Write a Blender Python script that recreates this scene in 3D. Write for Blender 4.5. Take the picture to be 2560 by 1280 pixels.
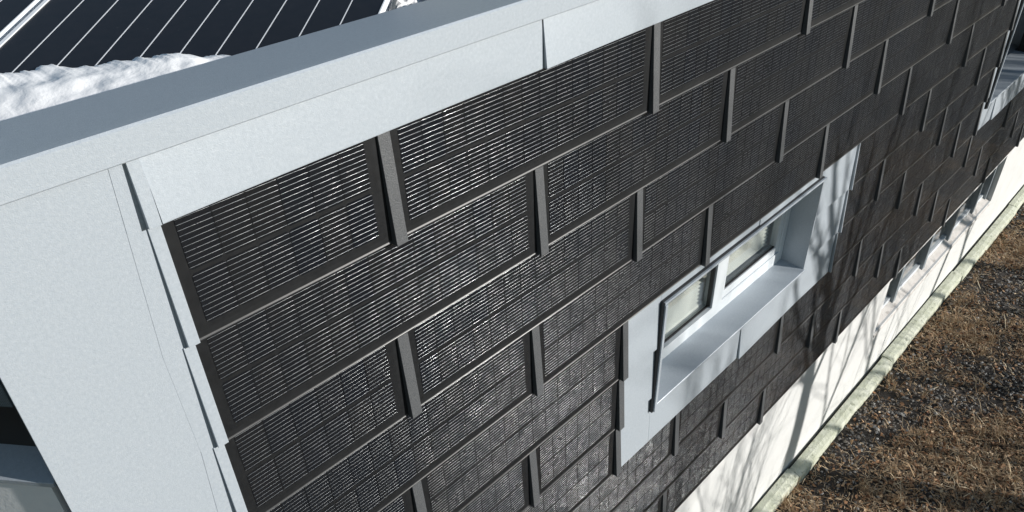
import bpy, bmesh, math, random
import numpy as np
from mathutils import Matrix, Vector, noise
R = math.radians
scene = bpy.context.scene
for o in list(bpy.data.objects): bpy.data.objects.remove(o)
COL = scene.collection
random.seed(7); rng = np.random.default_rng(7)

# ------------------------------------------------------------------ camera
cam_d = bpy.data.cameras.new('camera')
cam = bpy.data.objects.new('camera', cam_d); COL.objects.link(cam)
cam.matrix_world = (Matrix.Translation((-1.3878, -1.9543, 1.0522)) @ Matrix.Rotation(-0.7865, 4, 'Z')
                    @ Matrix.Rotation(math.pi/2 - 0.5899, 4, 'X') @ Matrix.Rotation(-0.0281, 4, 'Z'))
cam_d.sensor_fit = 'HORIZONTAL'; cam_d.sensor_width = 36.0
cam_d.lens = 1907.77/2560*36.0
cam_d.clip_start = 0.05; cam_d.clip_end = 2000
scene.camera = cam
scene.render.resolution_x = 1024; scene.render.resolution_y = 512

# ------------------------------------------------------------------ light
AZ, EL = R(33), R(16)                      # from the facade normal (-Y) towards +X
SUN = Vector((math.sin(AZ)*math.cos(EL), -math.cos(AZ)*math.cos(EL), math.sin(EL)))
world = bpy.data.worlds.new('World'); scene.world = world; world.use_nodes = True
wn = world.node_tree.nodes; wl = world.node_tree.links
bg = wn['Background']; sky = wn.new('ShaderNodeTexSky'); sky.sky_type = 'NISHITA'
sky.sun_disc = False; sky.sun_elevation = EL
sky.sun_rotation = math.atan2(SUN.x, SUN.y)
sky.air_density = 1.2; sky.dust_density = 0.1; sky.ozone_density = 0.9
wl.new(sky.outputs[0], bg.inputs[0]); bg.inputs[1].default_value = 0.09
sd = bpy.data.lights.new('sun', 'SUN'); sd.energy = 5.0; sd.angle = R(0.53); sd.color = (1.0, 0.965, 0.915)
sun = bpy.data.objects.new('sun', sd); COL.objects.link(sun)
sun.rotation_euler = SUN.to_track_quat('Z', 'Y').to_euler(); sun.location = (10, -12, 8)
vs = scene.view_settings
vs.view_transform = 'Standard'; vs.look = 'None'; vs.gamma = 1.0; vs.use_curve_mapping = False; vs.exposure = 0.1
scene.render.engine = 'CYCLES'
scene.cycles.transparent_max_bounces = 12; scene.cycles.max_bounces = 6; scene.cycles.diffuse_bounces = 3; scene.cycles.glossy_bounces = 3
scene.cycles.caustics_reflective = False; scene.cycles.caustics_refractive = False

# ------------------------------------------------------------------ materials
def mat(name, col, rough=0.5, metallic=0.0, spec=0.5, var=None, vscale=8.0, vdetail=6.0, bump=0.0, bscale=200.0, bdist=0.002,
        island=None, coat=0.0, speck=None):
    m = bpy.data.materials.new(name); m.use_nodes = True
    n = m.node_tree.nodes; l = m.node_tree.links; b = n['Principled BSDF']
    b.inputs['Base Color'].default_value = (*col, 1); b.inputs['Roughness'].default_value = rough
    b.inputs['Metallic'].default_value = metallic; b.inputs['Specular IOR Level'].default_value = spec
    if coat: b.inputs['Coat Weight'].default_value = coat; b.inputs['Coat Roughness'].default_value = 0.08
    g = n.new('ShaderNodeNewGeometry')
    out = None
    if var is not None:
        t = n.new('ShaderNodeTexNoise'); t.inputs['Scale'].default_value = vscale; t.inputs['Detail'].default_value = vdetail
        t.inputs['Roughness'].default_value = 0.65
        l.new(g.outputs['Position'], t.inputs['Vector'])
        r = n.new('ShaderNodeValToRGB'); r.color_ramp.elements[0].position = 0.32; r.color_ramp.elements[1].position = 0.68
        r.color_ramp.elements[0].color = (*col, 1); r.color_ramp.elements[1].color = (*var, 1)
        l.new(t.outputs['Fac'], r.inputs['Fac']); out = r.outputs['Color']
    if island is not None:
        r = n.new('ShaderNodeValToRGB'); cr = r.color_ramp
        while len(cr.elements) < len(island): cr.elements.new(0.5)
        for i, c in enumerate(island):
            cr.elements[i].position = i/max(1, len(island)-1); cr.elements[i].color = (*c, 1)
        l.new(g.outputs['Random Per Island'], r.inputs['Fac']); out = r.outputs['Color']
    if speck is not None:
        t = n.new('ShaderNodeTexNoise'); t.inputs['Scale'].default_value = speck[1]; t.inputs['Detail'].default_value = 3
        l.new(g.outputs['Position'], t.inputs['Vector'])
        r = n.new('ShaderNodeValToRGB'); r.color_ramp.elements[0].position = speck[2]; r.color_ramp.elements[1].position = speck[2]+0.08
        r.color_ramp.elements[0].color = (0, 0, 0, 1); r.color_ramp.elements[1].color = (speck[3],)*3+(1,)
        l.new(t.outputs['Fac'], r.inputs['Fac'])
        mx = n.new('ShaderNodeMix'); mx.data_type = 'RGBA'
        l.new(r.outputs['Color'], mx.inputs['Factor'])
        if out: l.new(out, mx.inputs[6])
        else: mx.inputs[6].default_value = (*col, 1)
        mx.inputs[7].default_value = (*speck[0], 1); out = mx.outputs[2]
    if out: l.new(out, b.inputs['Base Color'])
    if bump:
        t = n.new('ShaderNodeTexNoise'); t.inputs['Scale'].default_value = bscale; t.inputs['Detail'].default_value = 4
        l.new(g.outputs['Position'], t.inputs['Vector'])
        bp = n.new('ShaderNodeBump'); bp.inputs['Strength'].default_value = bump; bp.inputs['Distance'].default_value = bdist
        l.new(t.outputs['Fac'], bp.inputs['Height']); l.new(bp.outputs['Normal'], b.inputs['Normal'])
    return m

M = {}
M['grey'] = mat('grey_sheet_metal', (0.385, 0.43, 0.475), 0.40, 0.1, 0.6, (0.45, 0.495, 0.54), 90.0, 15.0, 0.4, 300, 0.0018,
                speck=((0.55, 0.59, 0.63), 95, 0.60, 0.22))
M['dark'] = mat('anthracite_sheet', (0.011, 0.0118, 0.013), 0.45, 0.0, 0.3, (0.018, 0.019, 0.0205), 30, 6, 0.3, 500, 0.001)
M['rib'] = mat('anthracite_stucco_strip', (0.065, 0.069, 0.074), 0.42, 0.0, 0.5, (0.115, 0.12, 0.126), 160, 5, 0.8, 260, 0.003)
M['lip'] = mat('anthracite_edge_highlight', (0.030, 0.031, 0.033), 0.35, 0.0, 0.5, (0.046, 0.047, 0.05), 60, 4)  # lighter than the sheet: paints the light caught by the rolled bottom edge
M['cell'] = mat('silicon_cell', (0.008, 0.0085, 0.011), 0.3, 0.0, 0.12)
M['wire'] = mat('tinned_wire', (0.62, 0.635, 0.65), 0.36, 1.0)
M['frame'] = mat('pale_window_frame', (0.66, 0.70, 0.73), 0.35, 0.0, 0.5, (0.70, 0.74, 0.77), 3, 4)
M['frame_shade'] = mat('shaded_blue_frame', (0.20, 0.235, 0.26), 0.4, 0.0, 0.5, (0.25, 0.285, 0.31), 12, 6)  # darker frame colour, puts the shade on the basement posts into the paint
M['gasket_shade'] = mat('black_gasket', (0.012, 0.013, 0.015), 0.5)
M['stucco'] = mat('white_stucco', (0.60, 0.605, 0.595), 0.85, 0.0, 0.3, (0.69, 0.69, 0.68), 3.0, 12, 0.5, 90, 0.005,
                  speck=((0.45, 0.44, 0.42), 14, 0.70, 0.5))
M['whitepaint'] = mat('white_paint', (0.84, 0.86, 0.88), 0.6, 0.0, 0.4, (0.90, 0.91, 0.92), 20, 8, 0.3, 60, 0.003)
M['timber'] = mat('weathered_timber', (0.46, 0.48, 0.36), 0.8, 0.0, 0.3, (0.70, 0.71, 0.60), 9, 14, 0.8, 45, 0.01, speck=((0.20, 0.21, 0.15), 16, 0.60, 0.6))
M['sillstone'] = mat('stained_concrete', (0.52, 0.49, 0.46), 0.85, 0.0, 0.3, (0.66, 0.63, 0.60), 9, 8, 0.3, 90, 0.004,
                     speck=((0.28, 0.26, 0.24), 7, 0.58, 0.6))
M['soil'] = mat('brown_soil', (0.024, 0.021, 0.019), 0.95, 0.0, 0.2, (0.085, 0.075, 0.067), 5, 12, 1.0, 45, 0.03)
M['stone'] = mat('grey_gravel', (0.2, 0.2, 0.2), 0.9, 0.0, 0.3, island=[(0.10, 0.09, 0.08), (0.26, 0.25, 0.235), (0.17, 0.14, 0.11), (0.36, 0.35, 0.34), (0.12, 0.11, 0.10), (0.60, 0.58, 0.55)])
M['straw'] = mat('dry_grass', (0.3, 0.22, 0.12), 0.8, 0.0, 0.3, island=[(0.17, 0.095, 0.05), (0.48, 0.33, 0.19), (0.28, 0.18, 0.10), (0.66, 0.51, 0.33), (0.09, 0.05, 0.03), (0.80, 0.68, 0.48)])
M['leaf'] = mat('dead_leaf', (0.2, 0.1, 0.05), 0.75, 0.0, 0.3, island=[(0.14, 0.065, 0.035), (0.38, 0.20, 0.10), (0.22, 0.12, 0.065), (0.58, 0.38, 0.22), (0.07, 0.038, 0.024), (0.70, 0.54, 0.36)])
M['bark'] = mat('tree_bark', (0.09, 0.075, 0.06), 0.9, 0.0, 0.2, (0.17, 0.15, 0.125), 14, 8, 0.8, 40, 0.02)
M['snow'] = mat('snow', (0.97, 0.97, 0.97), 0.6, 0.0, 0.3, None, bump=0.25, bscale=90, bdist=0.006)
M['module'] = mat('roof_module_glass', (0.010, 0.011, 0.014), 0.28, 0.0, 0.5, (0.015, 0.015, 0.018), 20, 6, 0.08, 300, 0.001,
                  speck=((0.10, 0.10, 0.11), 55, 0.70, 0.5))
M['line'] = mat('white_backsheet', (0.80, 0.82, 0.85), 0.5)
M['alu'] = mat('bare_aluminium', (0.55, 0.57, 0.60), 0.4, 0.6)
M['room'] = mat('room_plaster', (0.62, 0.60, 0.56), 0.9)
M['cream'] = mat('cream_board', (0.84, 0.82, 0.75), 0.5)
M['deck'] = mat('roof_gravel', (0.22, 0.21, 0.20), 0.95, 0.0, 0.2, (0.48, 0.47, 0.46), 24, 8, 1.0, 60, 0.02)

def glass(name, tint, rough, ior, bump=0.0, gain=1.0):
    m = bpy.data.materials.new(name); m.use_nodes = True
    n = m.node_tree.nodes; l = m.node_tree.links
    for x in list(n):
        if x.type == 'BSDF_PRINCIPLED': n.remove(x)
    out = n['Material Output']
    lw = n.new('ShaderNodeLayerWeight'); f0 = ((ior-1)/(ior+1))**2
    pw = n.new('ShaderNodeMath'); pw.operation = 'POWER'; pw.inputs[1].default_value = 5; l.new(lw.outputs['Facing'], pw.inputs[0])
    f = n.new('ShaderNodeMath'); f.operation = 'MULTIPLY_ADD'; f.inputs[1].default_value = gain*(1-f0); f.inputs[2].default_value = gain*f0; l.new(pw.outputs[0], f.inputs[0])
    t = n.new('ShaderNodeBsdfTransparent'); t.inputs[0].default_value = (*tint, 1)
    g = n.new('ShaderNodeBsdfGlossy'); g.inputs['Roughness'].default_value = rough; g.inputs[0].default_value = (1, 1, 1, 1)
    x = n.new('ShaderNodeMixShader')
    l.new(f.outputs[0], x.inputs[0]); l.new(t.outputs[0], x.inputs[1]); l.new(g.outputs[0], x.inputs[2]); l.new(x.outputs[0], out.inputs[0])
    if bump:
        ge = n.new('ShaderNodeNewGeometry'); tx = n.new('ShaderNodeTexNoise'); tx.inputs['Scale'].default_value = 220
        l.new(ge.outputs['Position'], tx.inputs['Vector'])
        bp = n.new('ShaderNodeBump'); bp.inputs['Strength'].default_value = bump; bp.inputs['Distance'].default_value = 0.001
        l.new(tx.outputs['Fac'], bp.inputs['Height']); l.new(bp.outputs['Normal'], g.inputs['Normal'])
    return m
M['pvglass'] = glass('solar_glass', (0.97, 0.97, 0.97), 0.05, 1.28, 0.05, 0.3)
M['glass'] = glass('window_glass', (0.95, 0.97, 0.97), 0.01, 1.6)

# fine finger lines and faint per-cell tone on the cells
def cell_nodes():
    m = M['cell']; n = m.node_tree.nodes; l = m.node_tree.links; b = n['Principled BSDF']
    tc = n.new('ShaderNodeTexCoord'); w = n.new('ShaderNodeTexWave'); w.bands_direction = 'X'
    w.inputs['Scale'].default_value = 85; w.inputs['Distortion'].default_value = 0
    l.new(tc.outputs['Object'], w.inputs['Vector'])
    r = n.new('ShaderNodeValToRGB'); r.color_ramp.elements[0].position = 0.80; r.color_ramp.elements[1].position = 0.97
    r.color_ramp.elements[0].color = (0, 0, 0, 1); r.color_ramp.elements[1].color = (1, 1, 1, 1)
    l.new(w.outputs['Fac'], r.inputs['Fac'])
    oi = n.new('ShaderNodeObjectInfo')
    cr = n.new('ShaderNodeValToRGB')
    cr.color_ramp.elements[0].color = (0.004, 0.0055, 0.009, 1); cr.color_ramp.elements[1].color = (0.0105, 0.0105, 0.011, 1)
    l.new(oi.outputs['Random'], cr.inputs['Fac'])
    mx = n.new('ShaderNodeMix'); mx.data_type = 'RGBA'
    l.new(r.outputs['Color'], mx.inputs['Factor']); l.new(cr.outputs['Color'], mx.inputs[6]); mx.inputs[7].default_value = (0.032, 0.034, 0.038, 1)
    l.new(mx.outputs[2], b.inputs['Base Color'])
cell_nodes()

def wire_nodes():
    m = M['wire']; n = m.node_tree.nodes; l = m.node_tree.links; b = n['Principled BSDF']
    g = n.new('ShaderNodeNewGeometry'); t = n.new('ShaderNodeTexNoise'); t.inputs['Scale'].default_value = 22; t.inputs['Detail'].default_value = 5
    l.new(g.outputs['Position'], t.inputs['Vector'])
    r = n.new('ShaderNodeValToRGB'); r.color_ramp.elements[0].position = 0.40; r.color_ramp.elements[1].position = 0.66
    r.color_ramp.elements[0].color = (0.33, 0.355, 0.38, 1); r.color_ramp.elements[1].color = (0.78, 0.80, 0.82, 1)  # bright patches paint sparkling glints into the wire colour
    l.new(t.outputs['Fac'], r.inputs['Fac']); l.new(r.outputs['Color'], b.inputs['Base Color'])
    q = n.new('ShaderNodeMapRange'); q.inputs[1].default_value = 0.35; q.inputs[2].default_value = 0.7; q.inputs[3].default_value = 0.42; q.inputs[4].default_value = 0.24
    l.new(t.outputs['Fac'], q.inputs[0]); l.new(q.outputs[0], b.inputs['Roughness'])
wire_nodes()

# perforated sheet: holes as flat print on the blind box
def perforated():
    m = mat('perforated_sheet', (0.12, 0.15, 0.17), 0.45)
    n = m.node_tree.nodes; l = m.node_tree.links; b = n['Principled BSDF']
    tc = n.new('ShaderNodeTexCoord'); v = n.new('ShaderNodeTexVoronoi'); v.inputs['Scale'].default_value = 180; v.inputs['Randomness'].default_value = 0.0
    l.new(tc.outputs['Object'], v.inputs['Vector'])
    r = n.new('ShaderNodeValToRGB'); r.color_ramp.elements[0].position = 0.30; r.color_ramp.elements[1].position = 0.36
    r.color_ramp.elements[0].color = (0.01, 0.012, 0.015, 1); r.color_ramp.elements[1].color = (0.16, 0.20, 0.22, 1)
    l.new(v.outputs['Distance'], r.inputs['Fac']); l.new(r.outputs['Color'], b.inputs['Base Color'])
    return m
M['perf'] = perforated()

# ------------------------------------------------------------------ helpers
class MB:
    def __init__(s): s.v = []; s.f = []
    def quad(s, a, b, c, d):
        i = len(s.v); s.v += [tuple(a), tuple(b), tuple(c), tuple(d)]; s.f.append((i, i+1, i+2, i+3))
    def hexa(s, p):            # 8 points: bottom 4 (ccw), top 4
        i = len(s.v); s.v += [tuple(q) for q in p]
        s.f += [(i+3, i+2, i+1, i), (i+4, i+5, i+6, i+7), (i, i+1, i+5, i+4), (i+1, i+2, i+6, i+5), (i+2, i+3, i+7, i+6), (i+3, i, i+4, i+7)]
    def box(s, x0, x1, y0, y1, z0, z1):
        s.hexa([(x0, y0, z0), (x1, y0, z0), (x1, y1, z0), (x0, y1, z0), (x0, y0, z1), (x1, y0, z1), (x1, y1, z1), (x0, y1, z1)])
    def prism(s, poly, x0, x1):  # closed (y,z) polygon extruded along x
        n = len(poly); i = len(s.v)
        s.v += [(x0, y, z) for y, z in poly] + [(x1, y, z) for y, z in poly]
        s.f.append(tuple(range(i, i+n))); s.f.append(tuple(range(i+2*n-1, i+n-1, -1)))
        for k in range(n):
            a, b = i+k, i+(k+1) % n
            s.f.append((b, a, a+n, b+n))
    def tube(s, p, q, r0, r1, n=6):
        p = Vector(p); q = Vector(q); d = (q-p).normalized()
        u = d.orthogonal().normalized(); w = d.cross(u); i = len(s.v)
        for c, r in ((p, r0), (q, r1)):
            for k in range(n):
                a = 2*math.pi*k/n; s.v.append(tuple(c + r*(math.cos(a)*u + math.sin(a)*w)))
        for k in range(n):
            b = (k+1) % n; s.f.append((i+k, i+b, i+n+b, i+n+k))
    def mesh(s, name, m, smooth=False, bevel=0.0):
        me = bpy.data.meshes.new(name); me.from_pydata(s.v, [], s.f)
        bm = bmesh.new(); bm.from_mesh(me)
        bmesh.ops.recalc_face_normals(bm, faces=bm.faces)
        if bevel: bmesh.ops.bevel(bm, geom=list(bm.edges), offset=bevel, segments=2, profile=0.5, affect='EDGES', clamp_overlap=True)
        bm.to_mesh(me); bm.free()
        me.materials.append(m)
        if smooth: me.polygons.foreach_set('use_smooth', [True]*len(me.polygons))
        me.update(); return me

def link(name, me, parent=None, loc=(0, 0, 0), rot=None):
    o = bpy.data.objects.new(name, me); COL.objects.link(o)
    if parent: o.parent = parent
    o.location = loc
    if rot: o.rotation_euler = rot
    return o
def tag(o, label=None, cat=None, group=None, kind=None):
    if label: o['label'] = label
    if cat: o['category'] = cat
    if group: o['group'] = group
    if kind: o['kind'] = kind
    return o
def thing(name, label, cat, loc, group=None):
    o = bpy.data.objects.new(name, None); COL.objects.link(o); o.location = loc; o.empty_display_size = 0.2
    return tag(o, label, cat, group)
def fbm(x, y, z=0.0, o=5):
    return noise.fractal(Vector((x, y, z)), 1.0, 2.0, o)

# ------------------------------------------------------------------ ground
GZ = -6.05
def gheight(x, y):
    return GZ + 0.045*fbm(x*0.9, y*0.9, 3.1) + 0.02*fbm(x*5, y*5, 1.7)
def make_ground():
    v = []; f = []
    xs = np.linspace(0, 18, 150); ys = np.linspace(-7, -0.02, 70)
    for y in ys:
        for x in xs:
            e = min(1, (x-0)/1.0, (18-x)/1.0, (y+7)/1.0)
            v.append((x, y, GZ + (gheight(x, y)-GZ)*max(0, e)))
    nx, ny = len(xs), len(ys)
    for j in range(ny-1):
        for i in range(nx-1):
            a = j*nx+i; f.append((a, a+1, a+nx+1, a+nx))
    B = 600
    def q(x0, x1, y0, y1):
        i = len(v); v.extend([(x0, y0, GZ), (x1, y0, GZ), (x1, y1, GZ), (x0, y1, GZ)]); f.append((i, i+1, i+2, i+3))
    q(-B, 0, -B, B); q(18, B, -B, B); q(0, 18, -B, -7); q(0, 18, -0.02, B)
    me = bpy.data.meshes.new('ground'); me.from_pydata(v, [], f); me.materials.append(M['soil'])
    me.polygons.foreach_set('use_smooth', [True]*len(me.polygons))
    tag(link('ground', me), kind='structure', label='brown soil strip running along the foot of the white wall')
make_ground()

# ------------------------------------------------------------------ the building
H = 0.42; L = 1.5553; TILT = -0.038; Y0 = -0.006
B0 = Vector((0, 0, -6.0))
bld = thing('building', 'building clad in black solar shingles with light grey metal trim and white base wall', 'building', B0)
def part(name, mb, m, smooth=False, bevel=0.0, loc=(0, 0, 0), rot=None, parent=None, label=None):
    o = link(name, mb.mesh(name, m, smooth, bevel), parent or bld, Vector(loc) - (B0 if parent is None else Vector()), rot)
    if label: o['label'] = label
    return o
XR = 16.0       # right end of the building
XL = -1.28      # corner

# openings: (x0,x1,z0,z1)
W1 = (1.84, 3.93, -2.59, -1.765)
W2 = (8.58, 10.75, -2.60, -1.36)
F1 = (1.485, 4.575, -2.94, -1.68)     # grey surround of the window
F2 = (8.44, 11.30, -2.94, -1.26)      # grey surround of the recess
BW = (6.97, 11.45, -5.17, -4.37)      # basement window band

# structural wall behind the cladding, cut round the openings
def wall_pieces(mb, x0, x1, z0, z1, y0, y1, holes):
    zs = sorted({z0, z1, *[h[2] for h in holes], *[h[3] for h in holes]})
    for a, b in zip(zs[:-1], zs[1:]):
        x = x0
        for h in sorted(holes):
            if h[2] <= a and h[3] >= b:
                mb.box(x, h[0], y0, y1, a, b); x = h[1]
        mb.box(x, x1, y0, y1, a, b)
mb = MB(); wall_pieces(mb, XL+0.03, XR, -4.20, 0.18, 0.012, 0.26, [(1.82, 3.95, -2.62, -1.745), (8.56, 10.77, -2.63, -1.34)])
part('core_wall', mb, M['dark'])
mb = MB(); wall_pieces(mb, XL+0.03, XR, -6.3, -4.2, 0.03, 0.30, [BW])
part('base_wall', mb, M['stucco'], label='white rendered base wall under the solar shingles')

# coping
mb = MB()
mb.prism([(-0.030, 0.196), (-0.034, 0.200), (-0.034, 0.282), (-0.028, 0.2885), (0.0, 0.286), (0.374, 0.243), (0.381, 0.237), (0.379, 0.08), (0.36, 0.08), (0.36, 0.232), (-0.02, 0.27), (-0.02, 0.196)], -1.30, XR)
part('coping', mb, M['grey'], label='light grey metal coping along the roof edge')
mb = MB(); mb.box(XL+0.06, XR, 0.262, 0.358, -0.6, 0.225); mb.box(XL+0.06, XR, 0.02, 0.26, 0.182, 0.235)
part('parapet', mb, M['grey'])

# fascia panels under the coping; each left edge stands proud at its foot
fx = [-0.795, 0.757] + [0.757+L*k for k in range(1, 10)] + [XR]
for i in range(len(fx)-1):
    a, b = fx[i], fx[i+1]-0.004
    mb = MB()
    n = 14
    for k in range(n+1):
        u = (k/n)**2; x = a+(b-a)*u; e = 0.85*math.exp(-(x-a)/0.5)
        mb.v += [(x, -0.020-0.020*e, 0.0), (x, -0.0205-0.020*e, 0.003), (x, -0.0125-0.004*e, 0.198), (x, 0.008, 0.0)]
    for k in range(n):
        i = 4*k; mb.f += [(i, i+4, i+5, i+1), (i+1, i+5, i+6, i+2), (i+3, i+7, i+4, i)]
    q = 4*n; mb.f += [(3, 0, 1, 2), (q, q+3, q+2, q+1)]
    part('fascia_panel', mb, M['grey'])

# corner panels, lapped
zc = [0.198, -0.83, -2.5, -4.2]
for a, b in zip(zc[:-1], zc[1:]):
    mb = MB()
    mb.hexa([(XL, -0.0122, b), (-0.86, -0.0122, b), (-0.86, 0.010, b), (XL, 0.010, b), (XL, -0.0112, a), (-0.86, -0.0112, a), (-0.86, 0.010, a), (XL, 0.010, a)])
    part('corner_panel', mb, M['grey'], bevel=0.001)
# corner trims, one per row: flat flange and raised edge
for r in range(0, 11):
    zt = 0.198 if r == 0 else -(r-1)*H
    zb = -0.003 if r == 0 else -r*H
    s = -0.0125*max(0, r-1)
    if r > 8: s = -0.0875
    lx = lambda z: -0.8834+0.052*(z if z > -0.83 else z+0.6) if z > -2.0 else -0.975
    mb = MB()
    mb.hexa([(lx(zb), -0.0127, zb), (-0.80+s, -0.0127, zb), (-0.80+s, 0.005, zb), (lx(zb), 0.005, zb),
             (lx(zt), -0.0125, zt), (-0.80+s, -0.0125, zt), (-0.80+s, 0.005, zt), (lx(zt), 0.005, zt)])
    t = part('corner_trim', mb, M['grey'], bevel=0.0004)
    mb = MB()
    xa = -0.832+s
    yb, yt = (-0.0345, -0.0235) if r == 0 else (-0.031, -0.0175)
    mb.hexa([(xa, yb, zb), (-0.796+s, yb, zb), (-0.796+s, -0.0145, zb), (xa, -0.0145, zb), (xa, yt, zt-0.002), (-0.796+s, yt, zt-0.002), (-0.796+s, -0.012, zt-0.002), (xa, -0.012, zt-0.002)])
    link('raised_edge', mb.mesh('raised_edge', M['grey'], bevel=0.0012), t)

# ------------------------------------------------------------------ solar shingles
CW = 0.0
_cache = {}
def shingle_meshes(w):
    k = round(w, 3)
    if k in _cache: return _cache[k]
    d = {}
    mb = MB()
    prof = [(0.0, 0.028), (0.0, -0.411), (-0.0012, -0.4145), (-0.0024, -0.4165), (-0.0022, -0.4195), (0.0, -0.4215), (0.010, -0.4215), (0.010, -0.415), (0.004, -0.412), (0.004, 0.028)]
    mb.prism(prof, -0.018, w-0.030)
    d['sheet'] = mb.mesh('solar_shingle', M['dark'])
    d['sheet'].materials.append(M['lip'])
    for pl in d['sheet'].polygons:
        if len(pl.vertices) == 4 and pl.center.z < -0.4125 and pl.center.y < 0.002: pl.material_index = 1
    mb = MB()
    x0, x1 = -0.056, -0.004
    mb.hexa([(x0, -0.029, -0.429), (x1, -0.027, -0.429), (x1, 0.004, -0.429), (x0, 0.004, -0.429), (x0, -0.010, -0.004), (x1, -0.009, -0.004), (x1, 0.0035, -0.004), (x0, 0.0035, -0.004)])
    d['strip'] = mb.mesh('cover_strip', M['rib'], bevel=0.0018)
    mb = MB(); mb.box(-0.001, w-0.079, -0.0056, -0.0036, -0.388, -0.005)
    d['glass'] = mb.mesh('glass_pane', M['pvglass'])
    nc = max(1, round((w-0.141)/0.102)); pitch = (w-0.141)/nc
    d['nc'] = nc; d['pitch'] = pitch
    def cell(mb, cx, cz):
        a, b, c = pitch/2-0.0010, 0.0872, 0.008
        pts = [(-a+c, -b), (a-c, -b), (a, -b+c), (a, b-c), (a-c, b), (-a+c, b), (-a, b-c), (-a, -b+c)]
        i = len(mb.v)
        mb.v += [(cx+x, -0.0012, cz+z) for x, z in pts] + [(cx+x, -0.0004, cz+z) for x, z in pts]
        mb.f.append(tuple(range(i, i+8)))
        for q in range(8): mb.f.append((i+q, i+8+q, i+8+(q+1) % 8, i+(q+1) % 8))
    mb = MB(); cell(mb, 0, 0); d['cell'] = mb.mesh('cell', M['cell'])
    mb = MB()
    for i in range(nc):
        for cz in (-0.0975, -0.2845): cell(mb, 0.032+pitch*(i+0.5), cz)
    d['cells'] = mb.mesh('cells', M['cell'])
    mb = MB()
    for z0 in (-0.0175, -0.2055):
        for i in range(10):
            z = z0-i*0.0176
            ra, rb = 0.0005, 0.0005; n = 6
            for c in range(nc):
                xa, xb = 0.032+pitch*c+0.0010, 0.032+pitch*(c+1)-0.0010
                st = len(mb.v)
                for xx, kr in ((xa, 0.55), (xa+0.006, 1.0), (xb-0.006, 1.0), (xb, 0.55)):
                    for q in range(n):
                        a = 2*math.pi*q/n; mb.v.append((xx, -0.0022+kr*rb*math.cos(a), z+kr*ra*math.sin(a)))
                for g in range(3):
                    for q in range(n):
                        b2 = (q+1) % n; mb.f.append((st+g*n+q, st+g*n+b2, st+(g+1)*n+b2, st+(g+1)*n+q))
    d['wires'] = mb.mesh('wires', M['wire'], smooth=True)
    _cache[k] = d; return d

def add_shingle(row, x0, x1, single, strip=True, endstrip=False):
    w = x1-x0
    d = shingle_meshes(w)
    zt = -(row-1)*H
    s = link('solar_shingle', d['sheet'], bld, Vector((x0, Y0, zt))-B0, (TILT+random.uniform(-.005, .005), 0, random.uniform(-.0015, .0015)))
    if strip: link('cover_strip', d['strip'], s)
    if endstrip: link('edge_strip', d['strip'], s, (w+0.002, 0, 0))
    link('glass_pane', d['glass'], s)
    tag(link('wires', d['wires'], s), kind='stuff')
    if single:
        for i in range(d['nc']):
            for cz in (-0.0975, -0.2845): link('cell', d['cell'], s, (0.032+d['pitch']*(i+0.5), 0, cz))
    else:
        tag(link('cells', d['cells'], s), kind='stuff')

for row in range(1, 11):
    off = -0.0155*(row-1) + (-0.778 if row % 2 == 0 else 0.0)
    left = max(-0.79 - 0.0125*(row-1), -0.877)
    zt, zb = -(row-1)*H, -row*H
    blocks = []
    for F in (F1, F2):
        if F[2] < zt-0.1 and F[3] > zb+0.1: blocks.append((F[0], F[1]))
    spans = []; x = left
    for a, b in blocks: spans.append((x, a)); x = b
    spans.append((x, XR))
    for a, b in spans:
        cuts = [a]
        k = math.ceil((a+0.12-off)/L)
        while off+k*L < b-0.12: cuts.append(off+k*L); k += 1
        cuts.append(b)
        for c0, c1 in zip(cuts[:-1], cuts[1:]):
            cx = (c0+c1)/2
            near = cx < 5.6 and not (cx < 0.3 and row > 5) and not (cx < 1.7 and row > 7)
            add_shingle(row, c0, c1, near, c0 != a, c1 in (F1[0], F2[0]))

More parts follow.
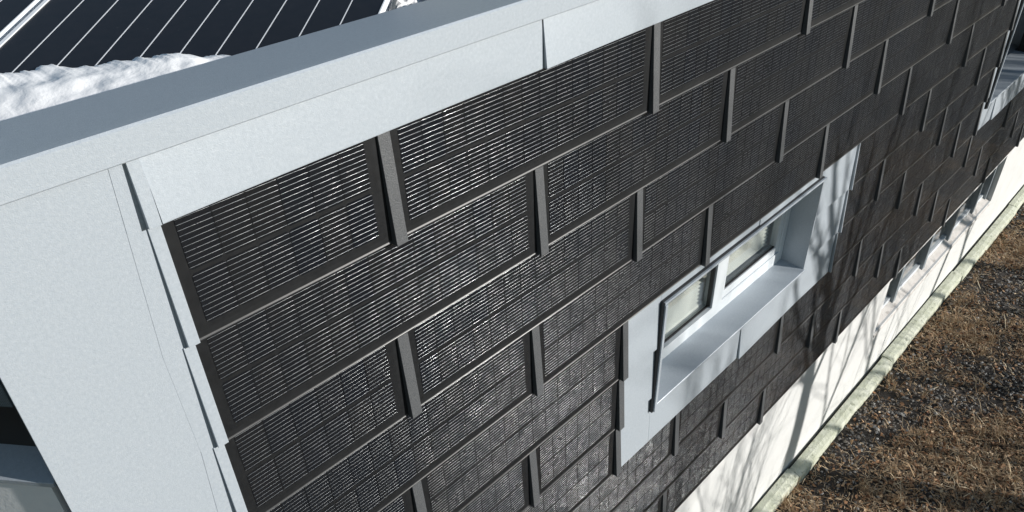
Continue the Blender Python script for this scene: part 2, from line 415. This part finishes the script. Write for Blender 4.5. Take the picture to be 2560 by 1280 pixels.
# ------------------------------------------------------------------ grey window surrounds
def yat(z, row):  # front of a lapped sheet in a row at height z
    return Y0 - 0.004 - 0.040*(-(row-1)*H - z)
def surround_sheet(name, x0, x1, zt, zb, row, lift=0.0, liftb=0.0):
    mb = MB()
    yt, yb = yat(zt, row), yat(zb, row)
    mb.hexa([(x0, yb-liftb-lift, zb), (x1, yb, zb), (x1, 0.008, zb), (x0, 0.008, zb), (x0, yt-lift, zt), (x1, yt, zt), (x1, 0.008, zt), (x0, 0.008, zt)])
    return part(name, mb, M['grey'], bevel=0.0012)
def surround(F, W, rows, jx):
    lx, rx, tz, bz = W[0]-0.025, W[1]+0.022, W[3]+0.022, W[2]-0.012
    for r in rows:
        zt, zb = -(r-1)*H, -r*H
        surround_sheet('surround_sheet', F[0], lx, zt-0.001, zb, r)
        x1 = F[1]
        o = surround_sheet('surround_sheet', rx, x1-0.030, zt-0.001, zb, r)
        # standing edge at the right side of the surround
        mb = MB(); ya, yb = yat(zt, r), yat(zb, r)
        mb.hexa([(x1-0.016, yb-0.022, zb-0.004), (x1-0.002, yb-0.022, zb-0.004), (x1-0.002, 0.006, zb-0.004), (x1-0.016, 0.006, zb-0.004),
                 (x1-0.016, ya-0.012, zt-0.004), (x1-0.002, ya-0.012, zt-0.004), (x1-0.002, 0.006, zt-0.004), (x1-0.016, 0.006, zt-0.004)])
        part('standing_edge', mb, M['grey'], bevel=0.0012)
    r0, r1 = rows[0], rows[-1]
    surround_sheet('surround_sheet', lx+0.001, jx-0.004, -(r0-1)*H-0.001, tz, r0)
    surround_sheet('surround_sheet', jx, rx-0.001, -(r0-1)*H-0.001, tz, r0, 0.006)
    surround_sheet('surround_sheet', lx+0.001, jx-0.004, bz, -r1*H, r1)
    surround_sheet('surround_sheet', jx, rx-0.001, bz, -r1*H, r1, 0.004, 0.016)
    # lips round the opening
    for (n, x0, x1, y0, z0, z1) in (('lip', lx, W[0]-0.001, -0.050, bz-0.045, tz-0.0175), ('lip', lx, rx+0.004, -0.044, tz-0.017, tz)):
        mb = MB(); mb.box(x0, x1, y0, 0.0, z0, z1); part(n, mb, M['grey'], bevel=0.0015)
    mb = MB(); mb.box(lx-0.004, rx-0.01, -0.030, 0.0, tz+0.0005, tz+0.007); part('gasket_shade', mb, M['gasket_shade'])
    mb = MB(); mb.box(lx-0.010, lx-0.0005, -0.038, 0.0, bz-0.05, tz+0.004); part('gasket_shade', mb, M['gasket_shade'])  # black bar standing for the shade on and beside the left lip
surround(F1, W1, (5, 6, 7), 2.98)
surround(F2, W2, (4, 5, 6, 7), 8.98)

def reveal(W, depth, sillmat):
    x0, x1, z0, z1 = W
    mb = MB()
    mb.prism([(-0.046, z0-0.016), (-0.046, z0-0.002), (-0.043, z0+0.001), (depth, z0+0.022), (depth, z0-0.016)], x0, x1)
    part('window_sill', mb, sillmat, label='grey metal window sill with soft branch shadows')
    mb = MB(); mb.box(x1, x1+0.018, -0.032, depth, z0-0.01, z1); part('jamb', mb, M['grey'])
    mb = MB(); mb.box(x0-0.018, x0, -0.005, depth, z0-0.01, z1); part('jamb', mb, M['grey'])
    mb = MB(); mb.box(x0-0.018, x1+0.018, -0.005, depth, z1, z1+0.018); part('window_head', mb, M['grey'])
reveal(W1, 0.262, M['grey'])
# --- main window: frame, fixed pane and sash
x0, x1, z0, z1 = W1
win = part('window', MB(), M['frame']) if False else None
mb = MB()
zf = z0+0.012
mb.box(x0, x1, 0.170, 0.25, zf, -2.475); mb.box(x0, x1, 0.170, 0.25, -1.84, z1)
mb.box(x0, x0+0.07, 0.170, 0.25, -2.475, -1.84); mb.box(x1-0.075, x1, 0.170, 0.25, -2.475, -1.84); mb.box(2.835, 2.972, 0.170, 0.25, -2.475, -1.84)
win = part('window', mb, M['frame'], bevel=0.003, label='pale framed window with two panes in the grey surround')
def sub(name, mb, m, parent, **k): return link(name, mb.mesh(name, m, **k), parent)
mb = MB()
sx0, sx1 = 2.9735, x1-0.0765
mb.box(sx0, sx1, 0.180, 0.235, -2.4735, -2.405); mb.box(sx0, sx1, 0.180, 0.235, -1.91, -1.8415)
mb.box(sx0, sx0+0.035, 0.180, 0.235, -2.405, -1.91); mb.box(sx1-0.06, sx1, 0.180, 0.235, -2.405, -1.91)
sub('sash', mb, M['frame'], win, bevel=0.003)
mb = MB(); mb.box(x0+0.071, 2.834, 0.215, 0.221, -2.474, -1.841); sub('glass_pane', mb, M['glass'], win)
mb = MB(); mb.box(sx0+0.036, sx1-0.061, 0.205, 0.211, -2.404, -1.911); sub('glass_pane', mb, M['glass'], win)
mb = MB(); mb.box(x0+0.071, 2.834, 0.200, 0.2145, -2.474, -2.462); mb.box(2.822, 2.834, 0.186, 0.2145, -2.462, -1.85); sub('gasket_shade', mb, M['gasket_shade'], win)  # black strips also stand for the mullion's shaded side and a shadow line
mb = MB(); mb.box(sx0+0.036, sx1-0.061, 0.190, 0.2045, -2.404, -2.396); sub('gasket_shade', mb, M['gasket_shade'], win)
for q in win.children: q.location = B0*0
win_off = win
# room behind
mb = MB()
mb.quad((1.2, 3.2, -3.6), (4.6, 3.2, -3.6), (4.6, 3.2, -1.2), (1.2, 3.2, -1.2)); mb.quad((1.2, 0.262, -3.6), (4.6, 0.262, -3.6), (4.6, 3.2, -3.6), (1.2, 3.2, -3.6))
mb.quad((1.2, 0.262, -1.2), (4.6, 0.262, -1.2), (4.6, 3.2, -1.2), (1.2, 3.2, -1.2)); mb.quad((1.2, 0.262, -3.6), (1.2, 3.2, -3.6), (1.2, 3.2, -1.2), (1.2, 0.262, -1.2)); mb.quad((4.6, 0.262, -3.6), (4.6, 3.2, -3.6), (4.6, 3.2, -1.2), (4.6, 0.262, -1.2))
part('room', mb, M['room'])
mb = MB(); mb.box(1.86, 3.9, 0.275, 0.48, -2.53, -2.468); mb.box(1.86, 3.9, 0.252, 0.274, -2.53, -2.450); part('inner_sill', mb, M['cream'], bevel=0.004)

bl = MB()  # slats added behind the glass to make the panes look paler
for (a, b, zz0, zz1) in ((1.93, 2.825, -2.45, -2.20), (3.02, 3.785, -2.395, -2.16)):
    for k in range(int((zz1-zz0)/0.034)):
        z = zz0+0.034*k
        bl.hexa([(a, 0.255, z), (b, 0.255, z), (b, 0.275, z+0.012), (a, 0.275, z+0.012), (a, 0.2535, z+0.003), (b, 0.2535, z+0.003), (b, 0.2735, z+0.015), (a, 0.2735, z+0.015)])
part('added_blind', bl, M['cream'])

# --- recessed loggia at the right
x0, x1, z0, z1 = W2
mb = MB(); D2 = 1.05
mb.prism([(-0.046, z0-0.016), (-0.046, z0-0.002), (-0.043, z0+0.001), (0.30, z0+0.008), (0.30, z0-0.016)], x0, x1); part('window_sill', mb, M['grey'])
mb = MB()
mb.quad((x0-.3, 0.301, z0-0.004), (x1+.3, 0.301, z0-0.004), (x1+.3, D2, z0-0.004), (x0-.3, D2, z0-0.004)); mb.quad((x0-.3, 0.262, z1+.1), (x1+.3, 0.262, z1+.1), (x1+.3, D2, z1+.1), (x0-.3, D2, z1+.1))
mb.quad((x0-.3, D2, z0-.1), (x1+.3, D2, z0-.1), (x1+.3, D2, z1+.1), (x0-.3, D2, z1+.1)); mb.quad((x1+.3, 0.262, z0-.1), (x1+.3, D2, z0-.1), (x1+.3, D2, z1+.1), (x1+.3, 0.262, z1+.1)); mb.quad((x0-.3, 0.262, z0-.1), (x0-.3, D2, z0-.1), (x0-.3, D2, z1+.1), (x0-.3, 0.262, z1+.1))
part('recess', mb, M['grey'])
mb = MB(); mb.box(x0-.28, x1+.28, D2-0.05, D2-0.01, z0+0.06, z1); part('glass_door', mb, M['gasket_shade'])

# --- basement window band
x0, x1, z0, z1 = BW
mb = MB(); mb.prism([(0.022, z0-0.06), (0.022, z0-0.030), (0.03, z0-0.020), (0.1395, z0+0.060), (0.1395, z0-0.06)], x0+0.001, x1-0.001)
part('basement_sill', mb, M['sillstone'], label='stained concrete sill of the basement windows')
mb = MB(); mb.box(x0, x1, 0.14, 0.20, z0-0.06, z0+0.115); mb.box(x0, x1, 0.14, 0.20, z1-0.06, z1)
bw = part('basement_window', mb, M['frame'], bevel=0.003)
posts = [x0+0.035, 7.74, 8.76, 9.76, 10.8, 11.40]
for mx in posts:
    mb = MB(); mb.box(mx-0.045, mx+0.045, 0.100, 0.190, z0+0.035, z1-0.001); sub('mullion', mb, M['frame_shade'], bw, bevel=0.004)
for a, b in zip(posts[:-1], posts[1:]):
    mb = MB(); mb.box(a+0.046, b-0.046, 0.165, 0.171, z0+0.117, z1-0.062); sub('glass_pane', mb, M['glass'], bw)
mb = MB()
mb.quad((6.8, 0.305, -5.9), (11.6, 0.305, -5.9), (11.6, 2.5, -5.9), (6.8, 2.5, -5.9)); mb.quad((6.8, 2.5, -5.9), (11.6, 2.5, -5.9), (11.6, 2.5, -4.25), (6.8, 2.5, -4.25)); mb.quad((6.8, 0.305, -4.25), (11.6, 0.305, -4.25), (11.6, 2.5, -4.25), (6.8, 2.5, -4.25))
mb.quad((6.8, 0.305, -5.9), (6.8, 2.5, -5.9), (6.8, 2.5, -4.25), (6.8, 0.305, -4.25)); mb.quad((11.6, 0.305, -5.9), (11.6, 2.5, -5.9), (11.6, 2.5, -4.25), (11.6, 0.305, -4.25))
part('basement_room', mb, M['room'])

# --- side facade round the corner, running back at an angle
ANG = math.atan2(0.796, -0.605)
SL = Vector((XL, 0, 0)) + Vector((0.796, 0.605, 0))*0.006
def side(name, mb, m, **k): return part(name, mb, m, loc=SL, rot=(0, 0, ANG), **k)
mb = MB(); mb.box(0.03, 12, -0.3, 0.0, -6.3, -0.665); mb.box(0.03, 12, -0.3, -0.12, -0.665, 0.15); mb.box(2.2, 12, -0.119, 0.0, -0.665, 0.15)
side('side_wall', mb, M['whitepaint'])
mb = MB(); mb.box(0.03, 2.2, -0.045, -0.012, -0.375, 0.19); side('perforated_screen', mb, M['perf'])
mb = MB(); mb.box(0.03, 2.2, -0.10, -0.09, -0.628, -0.40); side('side_window', mb, M['gasket_shade'])
mb = MB(); mb.prism([(-0.119, -0.664), (0.008, -0.672), (0.008, -0.655), (-0.119, -0.610)], 0.010, 2.2); side('side_sill', mb, M['grey'], bevel=0.002)
mb = MB(); mb.box(0.02, 12, -0.30, 0.034, 0.196, 0.282); side('coping', mb, M['grey'])

# --- roof deck behind the parapet
mb = MB()
i = 0; pts = [(-1.15, 0.379), (XR, 0.379), (XR, 10), (-8.6, 10)]
mb.v = [(x, y, -0.2) for x, y in pts]; mb.f = [(0, 1, 2, 3)]
part('roof', mb, M['deck'])
mb = MB(); mb.box(XR-0.3, XR-0.001, 0.31, 10, -6.3, -0.21); mb.box(-8, XR-0.31, 9.7, 10, -6.3, -0.21)
part('rear_wall', mb, M['stucco'])

# ------------------------------------------------------------------ roof modules
P0 = Vector((-0.4, 0.6, 0.1)); DD = Vector((0.776, 0.591, 0.222)).normalized(); EE = Vector((0.619, -0.781, -0.083)); EE = (EE-DD*EE.dot(DD)).normalized(); NN = EE.cross(DD); NN = NN if NN.z > 0 else -NN
def low(e): return (0.43-P0.y-EE.y*e)/DD.y
def strip(mb, e0, e1, h0, h1, dmax, cut=0.0):
    ps = [(e0, low(e0)+cut), (e1, low(e1)+cut), (e1, dmax), (e0, dmax)]
    mb.hexa([P0+EE*e+DD*d+NN*h0-RB for e, d in ps] + [P0+EE*e+DD*d+NN*h1-RB for e, d in ps])
def module(label, ea, eb, n):
    global RB
    RB = P0+EE*ea+DD*1.0; RB = Vector((RB.x, RB.y, -0.2))
    t = thing('roof_solar_module', label, 'solar module', RB, 'modules tilted on the flat roof')
    p = (eb-ea)/n
    for i in range(n):
        mb = MB(); strip(mb, ea+p*i+0.0021, ea+p*(i+1)-0.0021, -0.004, 0.0, 2.4); link('cell_strip', mb.mesh('cell_strip', M['module']), t)
        if i: mb = MB(); strip(mb, ea+p*i-0.0019, ea+p*i+0.0019, -0.004, 0.0006, 2.4); link('string_gap', mb.mesh('string_gap', M['line']), t)
    for a, b in ((ea-0.014, ea+0.0026), (eb-0.0026, eb+0.0042)):
        mb = MB(); strip(mb, a, b, -0.035, 0.004, 2.4); link('frame_rail', mb.mesh('frame_rail', M['line'], bevel=0.001), t)
    for d in (0.9, 1.9):
        q = P0+EE*(ea+eb)/2+DD*d-RB
        mb = MB(); mb.box(q.x-0.02, q.x+0.02, q.y-0.02, q.y+0.02, 0.0, q.z-0.006); link('support_post', mb.mesh('support_post', M['alu']), t)
PIT = 0.1278
module('dark roof solar module half covered by snow along the parapet', -0.735, -0.735+10*PIT, 10)
module('dark roof solar module at the far left beyond the pale frame joint', -0.782-10*PIT, -0.782, 10)

# snow bank between modules and parapet
def snow_bank():
    top = [(-1.35, 1.50), (-1.12, 1.36), (-0.93, 1.22), (-0.83, 1.12), (-0.76, 1.065), (-0.666, 1.007), (-0.565, 0.921), (-0.437, 0.853), (-0.392, 0.823), (-0.285, 0.77), (-0.20, 0.715), (-0.14, 0.655), (-0.10, 0.58), (-0.07, 0.50), (-0.05, 0.42)]
    t = np.array(top); s = np.concatenate([[0], np.cumsum(np.hypot(*np.diff(t, axis=0).T))]); s /= s[-1]
    nu, nv = 260, 64; v = []; f = []
    for i in range(nu+1):
        u = i/nu; tx = np.interp(u, s, t[:, 0]); ty = np.interp(u, s, t[:, 1])
        jit = 0.030*fbm(u*34, 1.3, 0.2, 6)+0.012*fbm(u*120, 4.1, 0.2, 3)
        ty += jit
        bx = tx+0.10*(1-u); by = 0.404
        for j in range(nv+1):
            w = j/nv
            x = tx+(bx-tx)*w; y = ty+(by-ty)*w
            zp = P0.z - (NN.x*(x-P0.x)+NN.y*(y-P0.y))/NN.z
            a = min(1.0, w*3.2); a = math.sqrt(a)
            lump = 0.6+0.6*fbm(x*6, y*6, 2.0, 2)
            b = 0.06+0.042*lump+0.004*fbm(x*26, y*26, 5.0, 3)
            z = zp - 0.006 + 0.7*a*b*(1-0.2*w)
            z = min(z, 0.235)
            if u > 0.72: z -= (u-0.72)*0.32
            if u < 0.25: z -= 0.0
            v.append((x, y, z))
    for i in range(nu):
        for j in range(nv):
            a = i*(nv+1)+j; f.append((a, a+nv+1, a+nv+2, a+1))
    me = bpy.data.meshes.new('snow'); me.from_pydata(v, [], f); me.materials.append(M['snow'])
    me.polygons.foreach_set('use_smooth', [True]*len(me.polygons))
    tag(link('snow_bank', me), 'lumpy white snow bank lying on the roof modules behind the parapet', 'snow', kind='stuff')
snow_bank()
# things on the deck right of the module
def rubble():
    v = []; f = []
    n = 40
    for i in range(n+1):
        for j in range(n+1):
            x = 0.75+1.1*i/n; y = 0.95+0.7*j/n
            r = max(0, 1-((i/n-.45)/.5)**2-((j/n-.5)/.52)**2)
            v.append((x, y, -0.21+0.16*math.sqrt(r)*(0.8+0.6*fbm(x*7, y*7, 1.0))))
    for i in range(n):
        for j in range(n):
            a = i*(n+1)+j; f.append((a, a+n+1, a+n+2, a+1))
    me = bpy.data.meshes.new('snow'); me.from_pydata(v, [], f); me.materials.append(M['snow'])
    tag(link('snow_heap', me), 'small snow heap on the roof right of the modules', 'snow', kind='stuff')
rubble()
def recess_snow():
    v = []; f = []; n = 36
    for i in range(n+1):
        for j in range(n+1):
            x = 8.7+1.5*i/n; y = 0.36+0.5*j/n
            r = max(0, 1-((i/n-.5)/.5)**2-((j/n-.5)/.5)**2+0.5*fbm(x*3, y*5, 2.0, 3))
            v.append((x, y, -2.612+0.045*math.sqrt(max(0, r))*min(1, 3*min(i/n, 1-i/n, j/n, 1-j/n)+.0)))
    for i in range(n):
        for j in range(n):
            a = i*(n+1)+j; f.append((a, a+n+1, a+n+2, a+1))
    me = bpy.data.meshes.new('snow'); me.from_pydata(v, [], f); me.materials.append(M['snow'])
    me.polygons.foreach_set('use_smooth', [True]*len(me.polygons))
    tag(link('snow_patch', me), 'thin snow patch on the floor of the recess at the right edge', 'snow', kind='stuff')
recess_snow()
vb = thing('vent_box', 'grey sheet metal box on the roof just above the coping', 'vent box', (1.75, 1.15, -0.2))
mb = MB(); mb.box(-0.32, 0.45, -0.2, 0.3, 0, 0.14); link('body', mb.mesh('body', M['grey'], bevel=0.004), vb)
mb = MB(); mb.box(-0.35, 0.48, -0.23, 0.33, 0.1405, 0.16); link('lid', mb.mesh('lid', M['grey'], bevel=0.004), vb)

# ------------------------------------------------------------------ timber beams at the wall foot
def beams():
    xs = [1.2, 4.96, 7.6, 10.3, 13.1, 16.0]
    lab = ['pale greenish timber beam at the wall foot, nearest the camera', 'pale greenish timber beam below the tree trunk shadow', 'pale greenish timber beam below the basement window posts', 'pale greenish timber beam below the shaded end of the basement windows', 'pale greenish timber beam at the far end of the wall foot']
    for k, (a, b) in enumerate(zip(xs[:-1], xs[1:])):
        n = 26; v = []; f = []
        dy = [0, -0.014, 0.006, -0.01, 0.0][k]; dz = [0.012, 0, 0.008, -0.004, 0.0][k]
        prof = [(0.005, -6.2), (0.005, -5.935), (-0.002, -5.928), (-0.070, -5.926), (-0.082, -5.930), (-0.128, -5.945), (-0.142, -5.957), (-0.146, -6.04), (-0.14, -6.2)]
        for i in range(n+1):
            x = a+0.006+(b-a-0.012)*i/n
            for q, (y, z) in enumerate(prof):
                w = 0.006*fbm(x*1.7, q*0.7+k*5, 0.3, 4) if 1 < q < 8 else 0
                v.append((x, y+dy+w, z+dz+w*0.8))
        m = len(prof)
        for i in range(n):
            for q in range(m-1):
                c = i*m+q; f.append((c, c+1, c+m+1, c+m))
        f.append(tuple(range(m))); f.append(tuple(range((n+1)*m-1, n*m-1, -1)))
        me = bpy.data.meshes.new('timber_beam'); me.from_pydata([(x-(a+b)/2, y, z+6.05) for x, y, z in v], [], f); me.materials.append(M['timber'])
        bm = bmesh.new(); bm.from_mesh(me); bmesh.ops.recalc_face_normals(bm, faces=bm.faces); bm.to_mesh(me); bm.free()
        tag(link('timber_beam', me, None, ((a+b)/2, 0, -6.05)), lab[k], 'timber beam', 'timber beams along the wall foot')
beams()

# ------------------------------------------------------------------ ground cover
def patch(x, y): return fbm(x*0.55+3, y*0.8+1, 7.0, 3)   # >0 brown vegetation, <0 gravel
def scatter(n, keep):
    out = []
    while len(out) < n:
        x = random.uniform(3.0, 16); y = -0.165-random.random()*4.4
        # denser where the camera sees it
        if y < -2.9 and random.random() < 0.6: continue
        k = keep(x, y)
        if random.random() < k: out.append((x, y))
    return out
def gravel():
    base = np.array([(1, 0, 0), (-1, 0, 0), (0, 1, 0), (0, -1, 0), (0, 0, 1), (0, 0, -1)], float)
    fc = [(0, 2, 4), (2, 1, 4), (1, 3, 4), (3, 0, 4), (2, 0, 5), (1, 2, 5), (3, 1, 5), (0, 3, 5)]
    v = []; f = []
    pts = scatter(21000, lambda x, y: min(1, max(0.14, 0.22-1.1*patch(x, y)+0.16*(-y-1.0))))
    for x, y in pts:
        r = 0.007+0.022*random.random()**2.4
        b = base*(r*rng.uniform(0.6, 1.3, (6, 1)))*np.array([1, 1, 0.7]); a = random.random()*6.28
        c, s = math.cos(a), math.sin(a)
        z = gheight(x, y)+r*0.35
        i = len(v)
        v += [(x+c*p[0]-s*p[1], y+s*p[0]+c*p[1], z+p[2]) for p in b]
        f += [(i+p, i+q, i+w) for p, q, w in fc]
    me = bpy.data.meshes.new('gravel'); me.from_pydata(v, [], f); me.materials.append(M['stone'])
    tag(link('gravel', me), 'loose grey gravel lying on the soil in front of the wall', 'gravel', kind='stuff')
gravel()
def straw():
    v = []; f = []
    pts = scatter(42000, lambda x, y: min(1, max(0.10, 0.45+1.8*patch(x, y))))
    for x, y in pts:
        ln = 0.03+0.13*random.random()**2; wd = 0.0018+0.0028*random.random()
        a = random.random()*6.28; up = abs(random.gauss(0, 0.32))
        if random.random() < 0.05: ln *= 2.0; up = random.uniform(0.2, 1.1); wd *= 1.2
        z = gheight(x, y)+0.003+random.random()*0.016
        dx, dy = math.cos(a), math.sin(a); px_, py_ = -dy*wd, dx*wd
        cu = random.gauss(0, 0.25)
        m = (x+dx*ln*.5*math.cos(up), y+dy*ln*.5*math.cos(up), z+ln*.5*math.sin(up))
        e = (x+(dx+cu*-dy)*ln*math.cos(up*.6), y+(dy+cu*dx)*ln*math.cos(up*.6), z+ln*math.sin(up)*.8)
        i = len(v)
        v += [(x-px_, y-py_, z), (x+px_, y+py_, z), (m[0]+px_, m[1]+py_, m[2]+wd), (m[0]-px_, m[1]-py_, m[2]+wd), (e[0], e[1], e[2])]
        f += [(i, i+1, i+2, i+3), (i+3, i+2, i+4)]
    # upright tufts
    for k in range(240):
        (x, y), = scatter(1, lambda x, y: max(0.02, 0.3+2*patch(x, y)))
        for j in range(22):
            ln = random.uniform(0.10, 0.32); a = random.random()*6.28; lean = random.uniform(0.15, 1.2); wd = 0.0016
            xx = x+random.gauss(0, 0.02); yy = min(-0.16, y+random.gauss(0, 0.02)); z = gheight(xx, yy)
            dx, dy = math.cos(a), math.sin(a)
            ex, ey, ez = xx+dx*ln*math.sin(lean), min(-0.155, yy+dy*ln*math.sin(lean)), z+ln*math.cos(lean)
            mx_, my_, mz_ = xx+dx*ln*.4*math.sin(lean*.6), min(-0.155, yy+dy*ln*.4*math.sin(lean*.6)), z+ln*.55*math.cos(lean*.6)
            i = len(v); qx, qy = -dy*wd, dx*wd
            v += [(xx-qx, yy-qy, z), (xx+qx, yy+qy, z), (mx_+qx, my_+qy, mz_), (mx_-qx, my_-qy, mz_), (ex, ey, ez)]
            f += [(i, i+1, i+2, i+3), (i+3, i+2, i+4)]
    me = bpy.data.meshes.new('dry_grass'); me.from_pydata(v, [], f); me.materials.append(M['straw'])
    tag(link('dry_grass', me), 'matted dry brown grass and stalks in front of the wall', 'grass', kind='stuff')
straw()
def leaves():
    v = []; f = []
    pts = scatter(24000, lambda x, y: min(1, max(0.12, 0.4+1.5*patch(x, y))))
    for x, y in pts:
        s = random.uniform(0.010, 0.034); a = random.random()*6.28; z = gheight(x, y)+random.uniform(0.004, 0.022)
        c, n_ = math.cos(a), math.sin(a); t1, t2 = random.gauss(0, .4), random.gauss(0, .4); cr = random.uniform(-.4, .7)
        i = len(v)
        for lx, ly, lz in ((-1, 0, 0), (-.2, -.6, cr), (1, 0, .1), (-.2, .6, cr)):
            v.append((x+s*(c*lx-n_*ly), y+s*(n_*lx+c*ly), z+s*(lz+t1*lx+t2*ly)))
        f += [(i, i+1, i+2), (i, i+2, i+3)]
    me = bpy.data.meshes.new('leaf_litter'); me.from_pydata(v, [], f); me.materials.append(M['leaf'])
    tag(link('leaf_litter', me), 'small dead brown leaves strewn over the gravel', 'leaves', kind='stuff')
leaves()

# ------------------------------------------------------------------ bare trees whose shadows fall on the wall
def tree(sx, dist, height, r0, seed, lean, label, bare=0.3):
    rd = random.Random(seed)
    bx = sx+dist*math.sin(AZ); by = -dist*math.cos(AZ)
    t = thing('bare_tree', label, 'tree', (bx, by, GZ-0.05), 'bare trees in front of the facade')
    tr = MB(); br = MB()
    def grow(p, d, ln, r, depth, mbx):
        seg = max(2, int(ln/0.28)); step = ln/seg
        for k in range(seg):
            w = .05 if depth == 0 else .085
            d = (d+Vector((rd.gauss(0, w), rd.gauss(0, w), rd.gauss(0, .04)+(0.045 if depth else 0.03)))).normalized()
            q = p+d*step; rn = r*(1-0.55/seg) if depth else r-r0*0.86/seg
            mbx.tube(p, q, r, rn, 8 if depth == 0 else (5 if depth < 2 else 3))
            frac = (k+1)/seg
            if depth < 4 and (depth > 0 or frac > bare):
                nb = (1 if rd.random() < (0.85 if depth == 0 else 0.62) else 0)
                for _ in range(nb):
                    ax = d.orthogonal().normalized(); ax.rotate(Matrix.Rotation(rd.random()*6.283, 3, d))
                    nd = (d*rd.uniform(.8, 1.1)+ax*rd.uniform(.35, .75)).normalized()
                    grow(q, nd, ln*rd.uniform(.30, .48)*(1.15-0.5*frac), max(0.004, rn*rd.uniform(.38, .58)), depth+1, br)
            p, r = q, rn
    grow(Vector((0, 0, 0)), Vector((lean, 0, 1)).normalized(), height, r0, 0, tr)
    link('trunk', tr.mesh('trunk', M['bark'], smooth=True), t); link('branches', br.mesh('branches', M['bark'], smooth=True), t)
    return len(tr.f)+len(br.f)
nf = 0
nf += tree(4.72, 7.0, 7.0, 0.19, 3, -0.012, 'bare tree casting the thick trunk shadow on the white base wall', 0.42)
nf += tree(5.75, 7.5, 8.5, 0.040, 12, 0.03, 'slim bare tree casting the thin shadow right of the thick one', 0.3)
nf += tree(6.35, 8.2, 8.0, 0.032, 17, -0.03, 'slim leaning bare tree between the two thicker ones', 0.25)
nf += tree(7.3, 9.0, 10.0, 0.07, 23, -0.02, 'bare tree shading the shingles between window and recess', 0.3)
nf += tree(9.0, 8.0, 10.0, 0.08, 31, 0.03, 'bare tree shading the shingles beside the recess', 0.3)
nf += tree(11.0, 10.0, 10.0, 0.09, 47, 0.0, 'farthest bare tree beyond the recess', 0.3)
def shrub(sx, dist, n, h, seed, label):
    rd = random.Random(seed)
    t = thing('bare_shrub', label, 'shrub', (sx+dist*math.sin(AZ), -dist*math.cos(AZ), GZ-0.03), 'bare shrubs in front of the wall')
    for k in range(n):
        mb = MB(); p = Vector((rd.gauss(0, .14), rd.gauss(0, .14), 0)); d = Vector((rd.gauss(0, .26), rd.gauss(0, .26), 1)).normalized()
        hh = h*rd.uniform(.6, 1.1)
        def stem(p, d, ln, r, dep):
            sg = max(3, int(ln/0.2))
            for i in range(sg):
                d = (d+Vector((rd.gauss(0, .07), rd.gauss(0, .07), .02))).normalized(); q = p+d*(ln/sg); r2 = r*(1-.6/sg)
                mb.tube(p, q, r, r2, 4); p, r = q, r2
                if dep < 2 and i > 1 and rd.random() < .6:
                    ax = d.orthogonal().normalized(); ax.rotate(Matrix.Rotation(rd.random()*6.283, 3, d))
                    stem(q, (d+ax*rd.uniform(.4, .8)).normalized(), ln*.4, r*.6, dep+1)
        stem(p, d, hh, rd.uniform(.008, .016), 0)
        link('stem', mb.mesh('stem', M['bark'], smooth=True), t)
nf += tree(3.45, 12.0, 9.2, 0.055, 61, 0.02, 'distant slim bare tree softly shadowing the window sill', 0.25)
shrub(3.2, 5.2, 9, 3.2, 5, 'bare shrub shadowing the near end of the white base wall')
shrub(4.0, 5.6, 8, 3.4, 8, 'bare shrub beside the thick tree')
shrub(7.6, 5.8, 8, 3.2, 9, 'bare shrub shadowing the basement windows')
print('tree faces', nf, 'objects', len(bpy.data.objects))
